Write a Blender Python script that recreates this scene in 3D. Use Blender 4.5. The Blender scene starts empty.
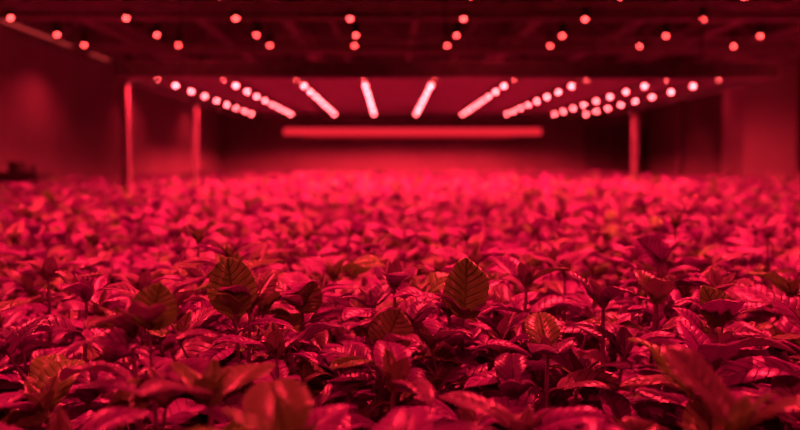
import bpy, math, random
import numpy as np
from mathutils import Vector, Matrix
random.seed(7); rng=np.random.RandomState(7)
sc=bpy.context.scene
sc.view_settings.view_transform='Standard'
sc.view_settings.look='None'
CAMZ=1.35; SOIL=0.85
LIGHT=(1.0,0.020,0.046)

# ------------------------------------------------------------ materials
def newmat(name):
    m=bpy.data.materials.new(name); m.use_nodes=True
    nt=m.node_tree; nt.nodes.clear()
    o=nt.nodes.new('ShaderNodeOutputMaterial')
    return m,nt,o
def noisy(name,c1,c2,scale=8,rough=0.6,metal=0.0,bump=0.1,stretch=(1,1,1)):
    m,nt,o=newmat(name)
    b=nt.nodes.new('ShaderNodeBsdfPrincipled'); tc=nt.nodes.new('ShaderNodeTexCoord')
    mp=nt.nodes.new('ShaderNodeMapping'); mp.inputs['Scale'].default_value=stretch
    n=nt.nodes.new('ShaderNodeTexNoise'); n.inputs['Scale'].default_value=scale; n.inputs['Detail'].default_value=5
    r=nt.nodes.new('ShaderNodeValToRGB')
    r.color_ramp.elements[0].position=.35; r.color_ramp.elements[1].position=.7
    r.color_ramp.elements[0].color=(*c1,1); r.color_ramp.elements[1].color=(*c2,1)
    bp=nt.nodes.new('ShaderNodeBump'); bp.inputs['Strength'].default_value=bump; bp.inputs['Distance'].default_value=.02
    L=nt.links
    L.new(tc.outputs['Object'],mp.inputs[0]); L.new(mp.outputs[0],n.inputs['Vector'])
    L.new(n.outputs['Fac'],r.inputs[0]); L.new(r.outputs[0],b.inputs['Base Color'])
    L.new(n.outputs['Fac'],bp.inputs['Height']); L.new(bp.outputs[0],b.inputs['Normal'])
    b.inputs['Roughness'].default_value=rough; b.inputs['Metallic'].default_value=metal
    L.new(b.outputs[0],o.inputs[0]); return m
def emis(name,col,s):
    m,nt,o=newmat(name); e=nt.nodes.new('ShaderNodeEmission')
    e.inputs[0].default_value=(*col,1); e.inputs[1].default_value=s
    nt.links.new(e.outputs[0],o.inputs[0]); return m
M_wall=noisy('painted_wall',(.21,.2,.2),(.25,.24,.24),1.5,.85)
M_pillar=noisy('painted_pillar',(.58,.56,.56),(.66,.64,.64),1.5,.85)
M_back=noisy('painted_wall_back',(.19,.18,.18),(.23,.22,.22),1.5,.85)
M_ceil=noisy('ceiling_deck',(.07,.065,.065),(.11,.10,.10),4,.85)
M_floor=noisy('concrete_floor',(.2,.2,.2),(.3,.3,.3),5,.7)
M_soil=noisy('potting_soil',(.015,.01,.008),(.06,.04,.03),40,.95,bump=.8)
M_steel=noisy('galvanised_steel',(.14,.14,.14),(.22,.22,.22),15,.45,.3,.03)
M_dark=noisy('dark_steel',(.045,.045,.045),(.08,.08,.08),12,.5,.3,.03)
M_beam=noisy('roof_beam_paint',(.32,.30,.30),(.46,.44,.44),10,.6,.1,.03)
M_panel=noisy('fixture_panel',(.10,.09,.09),(.13,.12,.12),6,.55,.1,.03)
M_plastic=noisy('black_plastic',(.02,.02,.02),(.05,.05,.05),20,.5)
M_door=noisy('door_paint',(.10,.10,.10),(.14,.14,.14),10,.6)
M_led=emis('led_lens',(1,.075,.09),85)
M_down=emis('downlight_lens',(1,.045,.045),38)
M_fascia_glow=emis('fascia_glow',(1,.02,.04),.9)  # emission stands in for LED light falling on the rear fascia
M_under=emis('rear_underside_glow',(1,.012,.035),.35)  # dim glow put on the rear underside; the spots do the lighting
M_strip=emis('wall_trim_glow',(1,.06,.065),.55)  # glow added to the wall trim so its line shows bright

def leafmat():
    m,nt,o=newmat('leaf_tissue'); L=nt.links; N=nt.nodes
    def math_(op,a,b=None,c=None,clamp=False):
        n=N.new('ShaderNodeMath'); n.operation=op; n.use_clamp=clamp
        for i,v in enumerate((a,b,c)):
            if v is None: continue
            if hasattr(v,'links'): L.new(v,n.inputs[i])
            else: n.inputs[i].default_value=v
        return n.outputs[0]
    uv=N.new('ShaderNodeUVMap'); uv.uv_map='UVMap'
    sp=N.new('ShaderNodeSeparateXYZ'); L.new(uv.outputs[0],sp.inputs[0])
    s=math_('ABSOLUTE',math_('MULTIPLY_ADD',sp.outputs[0],2.0,-1.0)); t=sp.outputs[1]
    ph=math_('SUBTRACT',math_('MULTIPLY',t,9.0),math_('MULTIPLY',s,1.7))
    fr=math_('FRACT',ph); dv=math_('ABSOLUTE',math_('SUBTRACT',fr,.5))
    lat=math_('MAXIMUM',math_('MINIMUM',math_('MULTIPLY',math_('SUBTRACT',dv,.41),10.0),1.0),0.0)
    mid=math_('MAXIMUM',math_('SUBTRACT',1.0,math_('MULTIPLY',s,12.0)),0.0)
    vein=math_('MAXIMUM',lat,mid)
    at=N.new('ShaderNodeAttribute'); at.attribute_name='tint'
    nz=N.new('ShaderNodeTexNoise'); nz.inputs['Scale'].default_value=60; nz.inputs['Detail'].default_value=3
    tc=N.new('ShaderNodeTexCoord'); L.new(tc.outputs['Object'],nz.inputs['Vector'])
    r=N.new('ShaderNodeValToRGB'); cr=r.color_ramp
    cr.elements[0].position=0; cr.elements[0].color=(.20,.03,.30,1)
    cr.elements[1].position=1; cr.elements[1].color=(.30,.95,.10,1)
    e=cr.elements.new(.35); e.color=(.60,.08,.80,1)
    e=cr.elements.new(.62); e.color=(.32,.32,.2,1)
    L.new(at.outputs['Fac'],r.inputs[0])
    mv=N.new('ShaderNodeMix'); mv.data_type='RGBA'; mv.blend_type='MULTIPLY'
    L.new(math_('MULTIPLY',vein,.65),mv.inputs[0]); L.new(r.outputs[0],mv.inputs[6]); mv.inputs[7].default_value=(.3,.3,.3,1)
    m2=N.new('ShaderNodeMix'); m2.data_type='RGBA'; m2.blend_type='MULTIPLY'; m2.inputs[0].default_value=.5
    L.new(mv.outputs[2],m2.inputs[6]); L.new(nz.outputs['Fac'],m2.inputs[7])
    b=N.new('ShaderNodeBsdfPrincipled'); L.new(m2.outputs[2],b.inputs['Base Color'])
    b.inputs['Roughness'].default_value=.36; b.inputs['Specular IOR Level'].default_value=1.0
    bp=N.new('ShaderNodeBump'); bp.inputs['Strength'].default_value=.9; bp.inputs['Distance'].default_value=.002
    hh=math_('SUBTRACT',math_('MULTIPLY',nz.outputs['Fac'],.6),vein); L.new(hh,bp.inputs['Height'])
    L.new(bp.outputs[0],b.inputs['Normal'])
    tr=N.new('ShaderNodeBsdfTranslucent'); L.new(m2.outputs[2],tr.inputs[0])
    mx=N.new('ShaderNodeMixShader'); mx.inputs[0].default_value=.16
    L.new(b.outputs[0],mx.inputs[1]); L.new(tr.outputs[0],mx.inputs[2]); L.new(mx.outputs[0],o.inputs[0])
    return m
M_leaf=leafmat()

# ------------------------------------------------------------ mesh helper
class MB:
    def __init__(s): s.v=[];s.f=[];s.m=[];s.mats=[]
    def mi(s,m):
        if m not in s.mats: s.mats.append(m)
        return s.mats.index(m)
    def box(s,x0,x1,y0,y1,z0,z1,m):
        b=len(s.v); i=s.mi(m)
        s.v+=[(x,y,z) for z in(z0,z1) for y in(y0,y1) for x in(x0,x1)]
        for f in((0,2,3,1),(4,5,7,6),(0,1,5,4),(2,6,7,3),(0,4,6,2),(1,3,7,5)):
            s.f.append(tuple(b+k for k in f)); s.m.append(i)
    def tube(s,p,q,r,m,n=10,r2=None,cap=True):
        p=Vector(p);q=Vector(q);d=(q-p).normalized(); a=d.orthogonal().normalized(); c=d.cross(a)
        b=len(s.v); i=s.mi(m); r2=r if r2 is None else r2
        for o,rr in((p,r),(q,r2)):
            for k in range(n):
                t=2*math.pi*k/n; s.v.append(tuple(o+a*math.cos(t)*rr+c*math.sin(t)*rr))
        for k in range(n):
            s.f.append((b+k,b+(k+1)%n,b+n+(k+1)%n,b+n+k)); s.m.append(i)
        if cap:
            s.f.append(tuple(b+k for k in range(n))[::-1]); s.m.append(i)
            s.f.append(tuple(b+n+k for k in range(n))); s.m.append(i)
    def dome(s,c,r,m,n=10,rings=3):
        b=len(s.v); i=s.mi(m); cx,cy,cz=c
        for j in range(rings):
            ph=(math.pi/2)*j/rings
            for k in range(n):
                t=2*math.pi*k/n
                s.v.append((cx+r*math.cos(ph)*math.cos(t),cy+r*math.cos(ph)*math.sin(t),cz-r*math.sin(ph)))
        s.v.append((cx,cy,cz-r))
        for j in range(rings-1):
            for k in range(n):
                s.f.append((b+j*n+k,b+(j+1)*n+k,b+(j+1)*n+(k+1)%n,b+j*n+(k+1)%n)); s.m.append(i)
        for k in range(n):
            s.f.append((b+(rings-1)*n+k,b+rings*n,b+(rings-1)*n+(k+1)%n)); s.m.append(i)
    def obj(s,name,parent=None,bevel=0):
        me=bpy.data.meshes.new(name); me.from_pydata(s.v,[],s.f)
        for m in s.mats: me.materials.append(m)
        me.polygons.foreach_set('material_index',s.m); me.update()
        o=bpy.data.objects.new(name,me); sc.collection.objects.link(o)
        if parent: o.parent=parent
        if bevel:
            b=o.modifiers.new('bevel','BEVEL'); b.width=bevel; b.segments=2; b.limit_method='ANGLE'
        return o
def empty(name,loc=(0,0,0)):
    o=bpy.data.objects.new(name,None); o.location=loc; sc.collection.objects.link(o); return o

# ------------------------------------------------------------ room
XL,XR,YB,YF,ZC=-3.9,6.0,18.0,-2.0,3.05
def shell(name,args,m):
    b=MB(); b.box(*args,m); return b.obj(name)
shell('floor',(XL-.2,XR+.2,YF-.2,YB+.2,-.1,0),M_floor)
shell('ceiling',(XL-.2,XR+.2,YF-.2,YB+.2,ZC,ZC+.1),M_ceil)
shell('wall_left',(XL-.15,XL,YF,YB,0,ZC),M_wall)
shell('wall_right',(XR,XR+.15,YF,YB,0,ZC),M_wall)
shell('wall_back',(XL-.15,XR+.15,YB,YB+.15,0,ZC),M_back)
shell('wall_front',(XL-.15,XR+.15,YF-.15,YF,0,ZC),M_wall)
shell('wall_pillar',(4.92,5.66,10.8,11.5,0,ZC),M_pillar)
b=MB(); b.box(XL+.03,XL+.055,YF,YB,CAMZ+1.425,CAMZ+1.445,M_strip); b.box(XL,XL+.03,YF,YB,CAMZ+1.41,CAMZ+1.46,M_dark); b.obj('trim_left')
b=MB(); b.box(4.5,5.9,YB-.06,YB-.005,0,2.25,M_door); b.box(4.6,5.18,YB-.09,YB-.06,.02,2.15,M_door); b.box(5.22,5.8,YB-.09,YB-.06,.02,2.15,M_door)
b.box(5.1,5.14,YB-.13,YB-.09,1.0,1.2,M_steel); b.obj('door_1',bevel=.005)
b=MB()
def ibeam_y(x,z,w=.12,h=.18):
    b.box(x-w/2,x+w/2,YF,YB,z+h-.015,z+h,M_beam); b.box(x-w/2,x+w/2,YF,YB,z,z+.015,M_beam); b.box(x-.01,x+.01,YF,YB,z+.015,z+h-.015,M_beam)
def ibeam_x(y,z,w=.12,h=.16):
    b.box(XL,XR,y-w/2,y+w/2,z+h-.015,z+h,M_beam); b.box(XL,XR,y-w/2,y+w/2,z,z+.015,M_beam); b.box(XL,XR,y-.01,y+.01,z+.015,z+h-.015,M_beam)
for x in(-3.1,-1.05,1.5,3.6,5.0): ibeam_y(x,CAMZ+1.46)
for y in(1.5,4.2,7.4,9.6,12.4,15.2): ibeam_x(y,CAMZ+1.36,h=.1)
b.obj('ceiling_beams')
b=MB()
for x,z,r in((-2.0,1.52,.035),(-.6,1.5,.025),(.25,1.42,.03),(.9,1.5,.02),(2.6,1.5,.04),(4.3,1.45,.03)):
    b.tube((x,YF,CAMZ+z),(x,YB,CAMZ+z),r,M_beam)
for y,x0,x1 in((6.7,-3.8,1.2),(8.3,-1.2,5.8),(10.2,-3.8,5.8)):
    b.tube((x0,y,CAMZ+1.33),(x1,y,CAMZ+1.33),.02,M_beam)
b.obj('ceiling_pipes')
b=MB()
for y in(6.5,9.0):
    n=12; w=(XR-XL)/n
    for k in range(n):
        x=XL+k*w
        b.tube((x,y,CAMZ+1.33),(x+w/2,y,CAMZ+1.66),.012,M_beam,6); b.tube((x+w/2,y,CAMZ+1.66),(x+w,y,CAMZ+1.33),.012,M_beam,6)
    b.tube((XL,y,CAMZ+1.33),(XR,y,CAMZ+1.33),.02,M_beam,6); b.tube((XL,y,CAMZ+1.66),(XR,y,CAMZ+1.66),.02,M_beam,6)
b.obj('roof_truss')

# ------------------------------------------------------------ ceiling downlights
cols=[-3.35,-2.35,-1.34,-.37,.64,1.75,2.79,3.8,4.85]
rows=[-.8,.6,1.9,3.2,4.9,6.12,7.07,7.96,8.64,10.2,11.8,13.4,15.0,16.6]
b=MB(); zl=CAMZ+1.30
pos=[]
for j,y in enumerate(rows):
    for i,x in enumerate(cols):
        xx=x+random.uniform(-.04,.04)
        b.tube((xx,y,zl+.14),(xx,y,zl+.012),.035,M_dark,14,.045); b.tube((xx,y,ZC),(xx,y,zl+.14),.008,M_dark,6)
        b.dome((xx,y,zl+.012),.015,M_down,16,4)
        if (i+j)%2==0: pos.append((xx,y,j,i))
dl=b.obj('ceiling_downlights')
def spot(e,name,deg,bl):
    l=bpy.data.lights.new(name,'SPOT'); l.energy=e; l.color=LIGHT; l.spot_size=math.radians(deg); l.spot_blend=bl; l.shadow_soft_size=0; return l
LA=spot(60,'downlight_near',140,.6); LB=spot(215,'downlight',125,.6); LC=spot(44,'downlight_far',140,.8); LE=spot(130,'downlight_pillar_wash',165,.6)
for k,(x,y,j,i) in enumerate(pos):
    ld=LA if y<1 else (LB if y<4 else LC)
    if y>0 and y<1: continue
    if i==8 and y>6 and y<10.5: ld=LE  # stronger, wider lamps here, added to brighten the pillar and right wall
    o=bpy.data.objects.new('downlight_lamp_%d'%k,ld); o.location=(x,y,zl-.02); sc.collection.objects.link(o); o.parent=dl

# ------------------------------------------------------------ grow light gantry
FX0,FX1=-1.80,2.57
ledx=[-1.57,-1.13,-.63,-.18,.30,.84,1.34,1.88,2.24]
GL=spot(50,'grow_led',168,.3); GL2=spot(120,'grow_led_rear',175,.2)
def gantry(y0,y1,posts,bar=False):
    e=empty('grow_light_gantry'); z=CAMZ+.57
    b=MB()
    b.box(FX0+.04,FX1-.04,y0+.03,y1-.03,z+.035,z+.06,M_panel)
    b.obj('reflector_panel',e)
    b=MB()
    b.box(FX0,FX1,y0-.02,y0+.03,z+.0,z+.115,M_dark); b.box(FX0,FX1,y0-.045,y0+.03,z-.006,z+.008,M_steel)
    b.box(FX0,FX1,y1-.03,y1+.02,z,z+.115,M_dark)
    b.box(FX0-.02,FX0+.04,y0,y1,z,z+.115,M_dark); b.box(FX1-.04,FX1+.02,y0,y1,z,z+.115,M_dark)
    k=y0+1
    while k<y1-.3: b.box(FX0,FX1,k-.03,k+.03,z+.06,z+.115,M_dark); k+=1.0
    b.obj('frame',e,.004)
    b=MB()
    if bar:
        b.box(FX0+.06,FX1-.06,y0+.06,y1-.06,z+.02,z+.034,M_under); b.obj('underside_glow',e)  # glowing sheet added for the gradient under the rear fixture
    else:
        for x in ledx: b.box(x-.035,x+.035,y0+.06,y1-.1,z+.014,z+.036,M_dark)
        b.obj('led_rails',e)
    b=MB(); q=[]
    for i,x in enumerate(ledx):
        yy=y0+.12; k=0
        while yy<y1-.1:
            if not bar: b.dome((x,yy,z+.014),.012,M_led,12,3)
            if (not bar and k%2==i%2) or (bar and k%3==0 and i%2==0): q.append((x,yy))
            k+=1; yy+=.45
    if not bar: b.obj('led_lenses',e)
    for x,yy in q:
        o=bpy.data.objects.new('grow_led_lamp',GL2 if bar else GL); o.location=(x,yy,z-.008); sc.collection.objects.link(o); o.parent=e
    if posts:
        b=MB()
        for x,y in posts:
            b.box(x-.026,x+.026,y-.026,y+.026,SOIL+.012,z,M_steel); b.box(x-.07,x+.07,y-.07,y+.07,SOIL+.001,SOIL+.013,M_steel)
            b.box(x-.05,x+.05,y-.05,y+.05,z-.03,z,M_steel)
        b.obj('posts',e,.004)
    b=MB()
    for x in(FX0+.3,0.4,FX1-.3):
        for y in(y0+.5,y1-.5): b.tube((x,y,z+.1),(x,y,ZC),.006,M_dark,6)
    b.obj('hanger_rods',e)
    if bar:
        b=MB(); b.box(FX0+.02,FX1-.02,y0-.09,y0-.046,z-.07,z+.05,M_fascia_glow); b.obj('glowing_fascia',e)  # emissive box added over the front fascia to make it look lit
    return e
gantry(5.2,9.25,[(-1.78,5.28),(-1.78,7.15),(2.55,8.1)])
gantry(13.2,16.9,[],bar=True)
b=MB(); b.tube((5.45,14.6,0),(5.45,14.6,ZC),.05,M_steel); b.obj('service_pipe')

# ------------------------------------------------------------ plants
def leaf(L,W,curl,fold,wave,ph,na=28,ns=13):
    t=np.linspace(0,1,na)[:,None]; s=np.linspace(-1,1,ns)[None,:]
    a,bb=.56,.80; tm=a/(a+bb); mx=tm**a*(1-tm)**bb
    w=W/2*(np.clip(t,0,1)**a*np.clip(1-t,0,1)**bb)/mx
    tooth=1-.08*((t*13)%1.0)
    x=w*s*np.where(np.abs(s)>.95,tooth,1)
    th=-curl*(t**1.3)
    dt=L/(na-1)
    yc=np.concatenate([[0],np.cumsum(np.cos(th[:-1,0]))*dt])[:,None]; zc=np.concatenate([[0],np.cumsum(np.sin(th[:-1,0]))*dt])[:,None]
    phs=t*9-np.abs(s)*1.7
    quilt=np.abs(np.sin(np.pi*(phs)))**.7*(1-s**4)*np.minimum(1,np.abs(s)*4)*.0038*(L/.08)*np.sin(np.pi*t)**.5
    z=fold*np.abs(x)+quilt+wave*np.sin(t*8+ph+np.sign(s)*.9)*s**2*w - .35*fold*np.abs(x)*np.abs(s)
    Y=yc-np.sin(th)*z; Z=zc+np.cos(th)*z
    X=x+0*Y
    V=np.stack([X,Y+0*X,Z+0*X],-1).reshape(-1,3)
    UV=np.stack([(s*.5+.5)+0*t,t+0*s],-1).reshape(-1,2)
    i=np.arange((na-1)*(ns-1)); r=i//(ns-1); c=i%(ns-1); k=r*ns+c
    F=np.stack([k,k+1,k+ns+1,k+ns],-1)
    return V,UV,F
class PB:
    def __init__(s): s.V=[];s.UV=[];s.F=[];s.T=[];s.n=0
    def add(s,V,UV,F,t):
        s.V.append(V);s.UV.append(UV);s.F.append(F+s.n);s.T.append(np.full(len(V),t));s.n+=len(V)
    def leaf(s,p,d,n,L,W,curl,fold,wave,tint,na=28,ns=13):
        V,UV,F=leaf(L,W,curl,fold,wave,random.uniform(0,6),na,ns)
        d=Vector(d).normalized(); x=d.cross(Vector(n)).normalized(); z=x.cross(d)
        R=np.array([x,d,z]); s.add(V@R+np.array(p),UV,F,tint)
    def tube(s,pts,rs,tint,n=6):
        pts=[Vector(p) for p in pts]; V=[]
        for i,p in enumerate(pts):
            d=(pts[min(i+1,len(pts)-1)]-pts[max(i-1,0)]).normalized(); a=d.orthogonal().normalized(); c=d.cross(a)
            for k in range(n):
                t=2*math.pi*k/n; V.append(p+(a*math.cos(t)+c*math.sin(t))*rs[i])
        F=[[i*n+k,i*n+(k+1)%n,(i+1)*n+(k+1)%n,(i+1)*n+k] for i in range(len(pts)-1) for k in range(n)]
        V=np.array([list(v) for v in V]); UV=np.tile([.8,.5],(len(V),1)); s.add(V,UV,np.array(F),tint)
    def mesh(s,name):
        V=np.concatenate(s.V);UV=np.concatenate(s.UV);F=np.concatenate(s.F);T=np.concatenate(s.T)
        V[:,2]=np.maximum(V[:,2],.002)
        me=bpy.data.meshes.new(name); me.from_pydata(V.tolist(),[],F.tolist())
        u=me.uv_layers.new(name='UVMap'); li=np.empty(len(me.loops),dtype=np.int32); me.loops.foreach_get('vertex_index',li)
        u.data.foreach_set('uv',UV[li].astype(np.float32).ravel())
        a=me.attributes.new('tint','FLOAT','POINT'); a.data.foreach_set('value',T.astype(np.float32))
        me.polygons.foreach_set('use_smooth',[True]*len(me.polygons)); me.materials.append(M_leaf); me.update(); return me
def rosette(pb,p0,p1,levels,L0,L1,az0,base_t,el0=5,el1=45,r=.003,crown=4,start=.45):
    p0=Vector(p0);p1=Vector(p1)
    pb.tube([p0,p0.lerp(p1,.5),p1],[r*1.3,r,r*.6],.5)
    az=az0
    for i in range(levels):
        f=i/(levels-1) if levels>1 else 1
        p=p0.lerp(p1,start+(1-start)*f)
        for k in range(2):
            a=az+k*math.pi+random.uniform(-.25,.25)
            el=math.radians(el0+(el1-el0)*f**1.5+random.uniform(-10,10))
            d=Vector((math.cos(a)*math.cos(el),math.sin(a)*math.cos(el),math.sin(el)))
            L=(L0+(L1-L0)*f)*random.uniform(.85,1.12)
            pl=L*.18*(1-.6*f)+.003
            q=p+d*pl+Vector((0,0,.004))
            pb.tube([p,p.lerp(q,.5)+Vector((0,0,.002)),q],[.0018,.0014,.0011],.5,5)
            up=Vector((-math.cos(a)*math.sin(el),-math.sin(a)*math.sin(el),math.cos(el)))+Vector((random.uniform(-.22,.22),random.uniform(-.22,.22),0))
            tint=min(1,max(0,base_t+random.uniform(-.28,.15)+(.45 if random.random()<.18 else 0)))
            pb.leaf(q,d,up,L,L*random.uniform(.5,.64),random.uniform(.6,1.25)*(1-.2*f),random.uniform(.15,.5),random.uniform(.05,.25),tint)
        az+=math.pi/2+random.uniform(-.3,.3)
    for k in range(crown):
        a=az+k*2*math.pi/crown+random.uniform(-.3,.3); el=math.radians(random.uniform(45,78))
        d=Vector((math.cos(a)*math.cos(el),math.sin(a)*math.cos(el),math.sin(el)))
        LL=L1*random.uniform(.4,.65)
        pb.leaf(p1,d,Vector((-math.cos(a),-math.sin(a),.4)),LL,LL*.45,.3,.5,.1,base_t+.25,14,7)
def plant(seed,H=.28,bt=.35,big=1.0,el1=38):
    random.seed(seed); pb=PB()
    lean=Vector((random.uniform(-.02,.02),random.uniform(-.02,.02),H))
    rosette(pb,(0,0,0),lean,5,.118*big,.066*big,random.uniform(0,3),bt,-6,el1,.0035)
    nb=random.choice([1,2,2])
    a0=random.uniform(0,6)
    for k in range(nb):
        a=a0+k*2*math.pi/nb+random.uniform(-.4,.4); s=lean*random.uniform(.3,.45)
        e=Vector((math.cos(a)*.075,math.sin(a)*.075,H*random.uniform(.7,.92)))
        rosette(pb,s,e,2,.085*big,.062*big,random.uniform(0,3),bt+random.uniform(-.1,.1),5,38,.0025,3,.6)
    return pb
coll=bpy.data.collections.new('crop_plant_variants')
NV=10; NB=6
for i in range(NV+NB):
    if i<NV: pb=plant(100+i,random.uniform(.29,.34),[.3,.4,.35,.2,.45,.3,.5,.35,.65,.25][i],1.05)
    else: pb=plant(300+i,random.uniform(.27,.315),[.3,.4,.22,.45,.35,.6][i-NV],1.3,28)
    me=pb.mesh('leafy_crop_plant_mesh')
    o=bpy.data.objects.new('leafy_crop_plant_variant_%02d'%i,me); coll.objects.link(o)

heroes=[
 (-.19,.98,.31,.45,[(0.0,-.03,.318,.078,.062,-.18,1.0)]),
 (.09,.97,.31,.4,[(0.0,-.03,.315,.080,.058,.10,.97)]),
 (-.225,.74,.335,.4,[(0.0,-.02,.350,.046,.046,.2,1.0)]),
 (-.01,.87,.295,.3,[(0.0,-.03,.300,.052,.052,.5,.75)]),
 (.44,1.27,.33,.3,[(0.0,-.03,.345,.058,.058,-.9,.32)]),
 (-.125,1.10,.30,.35,[(0,-.03,.30,.048,.046,.5,.8)]),
 (.27,.97,.32,.25,[]),(.40,.95,.30,.35,[(0,-.03,.31,.055,.042,-.35,.95)]),
 (-.38,1.47,.35,.5,[]),(-.28,1.34,.33,.5,[]),
 (.02,1.05,.33,.3,[]),(.18,1.12,.32,.3,[]),(-.41,1.0,.32,.2,[]),(-.30,1.07,.30,.35,[]),
 (-.11,.86,.28,.35,[]),(.17,.86,.28,.3,[]),(-.30,.88,.27,.3,[]),(.33,.84,.27,.3,[]),
]
for (x,y,H,bt,ls) in heroes:
    pb=plant(int(1000*abs(x)+y*77),H,bt,1.12)
    for dx,dy,z,L,W,side,tint in ls:
        b0=Vector((dx,dy,z-.004))
        rosette(pb,Vector((0,0,z-.12)),b0,3,.072,.05,random.uniform(0,3),bt,5,40,.002,2,.6)
        pb.leaf(b0,Vector((side,.22,1)),Vector((.18,-1,.3)),L,W,.4,.42,.2,tint,34,13)
    o=bpy.data.objects.new('leafy_crop_plant',pb.mesh('leafy_crop_plant_mesh')); o.location=(x,y,SOIL); sc.collection.objects.link(o)

BX1=4.85
pts=[];rot=[];scl=[];idx=[]
random.seed(11)
y=.42
while y<16.6:
    sp=.138 if y<4 else (.16 if y<9 else .18)
    lim=.62*y+1.3
    x=max(XL+.22,-lim)+random.uniform(0,sp)
    while x<min(BX1-.1,lim):
        px=x+random.uniform(-.05,.05); py=y+random.uniform(-.05,.05)
        ok=all((px-h[0])**2+(py-h[1])**2>.08**2 for h in heroes)
        if px<-3.15 and 6.9<py<7.7: ok=False
        for (qx,qy) in((-1.78,5.28),(-1.78,7.15),(2.55,8.1)):
            if (px-qx)**2+(py-qy)**2<.06**2: ok=False
        if ok:
            pts.append((px,py,SOIL)); rot.append((random.uniform(-.12,.12),random.uniform(-.12,.12),random.uniform(0,6.28)))
            s=random.uniform(.76,1.08)
            if py<.75: s=random.uniform(.84,1.02)
            elif random.random()<.12: s*=1.1
            near=py<1.7
            scl.append(s); idx.append(NV+random.randrange(NB) if (near and random.random()<.75) else random.randrange(NV))
        x+=sp
    y+=sp
me=bpy.data.meshes.new('crop_points'); me.from_pydata(pts,[],[])
a=me.attributes.new('irot','FLOAT_VECTOR','POINT'); a.data.foreach_set('vector',np.array(rot,dtype=np.float32).ravel())
a=me.attributes.new('iscale','FLOAT','POINT'); a.data.foreach_set('value',np.array(scl,dtype=np.float32))
a=me.attributes.new('iidx','INT','POINT'); a.data.foreach_set('value',np.array(idx,dtype=np.int32))
crop=bpy.data.objects.new('leafy_crop_field',me); sc.collection.objects.link(crop)
ng=bpy.data.node_groups.new('crop_instancer','GeometryNodeTree')
ng.interface.new_socket('Geometry',in_out='INPUT',socket_type='NodeSocketGeometry')
ng.interface.new_socket('Geometry',in_out='OUTPUT',socket_type='NodeSocketGeometry')
N=ng.nodes; L=ng.links
gi=N.new('NodeGroupInput'); go=N.new('NodeGroupOutput'); ip=N.new('GeometryNodeInstanceOnPoints')
ci=N.new('GeometryNodeCollectionInfo'); ci.inputs['Collection'].default_value=coll; ci.inputs['Separate Children'].default_value=True; ci.inputs['Reset Children'].default_value=True
def attr(nm,t):
    n=N.new('GeometryNodeInputNamedAttribute'); n.data_type=t; n.inputs['Name'].default_value=nm; return n.outputs['Attribute']
L.new(gi.outputs[0],ip.inputs['Points']); L.new(ci.outputs[0],ip.inputs['Instance']); ip.inputs['Pick Instance'].default_value=True
L.new(attr('iidx','INT'),ip.inputs['Instance Index'])
e2r=N.new('FunctionNodeEulerToRotation'); L.new(attr('irot','FLOAT_VECTOR'),e2r.inputs[0]); L.new(e2r.outputs[0],ip.inputs['Rotation'])
L.new(attr('iscale','FLOAT'),ip.inputs['Scale']); L.new(ip.outputs[0],go.inputs[0])
md=crop.modifiers.new('instancer','NODES'); md.node_group=ng
print('plants',len(pts))

# growing bench
gb=empty('growing_bench')
b=MB(); bx0,bx1,by0,by1=XL+.06,BX1,.2,17.0
b.box(bx0,bx1,by0,by1,SOIL-.10,SOIL,M_soil)
b.obj('soil_bed',gb)
b=MB()
b.box(bx0-.02,bx1+.02,by0-.02,by1+.02,SOIL-.13,SOIL-.10,M_steel)
b.box(bx0-.02,bx1+.02,by0-.03,by0-.002,SOIL-.13,SOIL,M_steel)
b.box(bx1,bx1+.02,by0,by1,SOIL-.13,SOIL,M_steel)
for yy in np.arange(.6,17,2.2):
    for xx in np.arange(bx0+.3,bx1,1.8): b.box(xx-.03,xx+.03,yy-.03,yy+.03,0,SOIL-.13,M_steel)
b.obj('bench_frame',gb)

# pump unit on left
b=MB(); x,yy=-3.42,7.3
b.box(x-.2,x+.2,yy-.15,yy+.15,SOIL,SOIL+.44,M_plastic); b.box(x-.22,x+.22,yy-.17,yy+.17,SOIL+.38,SOIL+.42,M_plastic)
b.tube((x-.05,yy,SOIL+.44),(x-.05,yy,SOIL+.53),.08,M_plastic,16); b.tube((x+.1,yy,SOIL+.44),(x+.1,yy,SOIL+.50),.03,M_dark,12)
for k in range(5): b.box(x-.16,x+.16,yy-.165,yy-.15,SOIL+.06+k*.055,SOIL+.08+k*.055,M_dark)
b.obj('irrigation_pump_unit',bevel=.01)

# ------------------------------------------------------------ world + camera
w=bpy.data.worlds.new('world'); sc.world=w; w.use_nodes=True
w.node_tree.nodes['Background'].inputs[0].default_value=(.02,0,.003,1); w.node_tree.nodes['Background'].inputs[1].default_value=.5
cd=bpy.data.cameras.new('camera'); cam=bpy.data.objects.new('camera',cd); sc.collection.objects.link(cam); sc.camera=cam
cam.location=(0,0,CAMZ); cd.lens=35; cd.sensor_width=36; cd.clip_start=.02
cam.rotation_euler=(math.radians(90-3.68),0,math.radians(-.74))
cd.dof.use_dof=True; cd.dof.focus_distance=.96; cd.dof.aperture_fstop=3.1
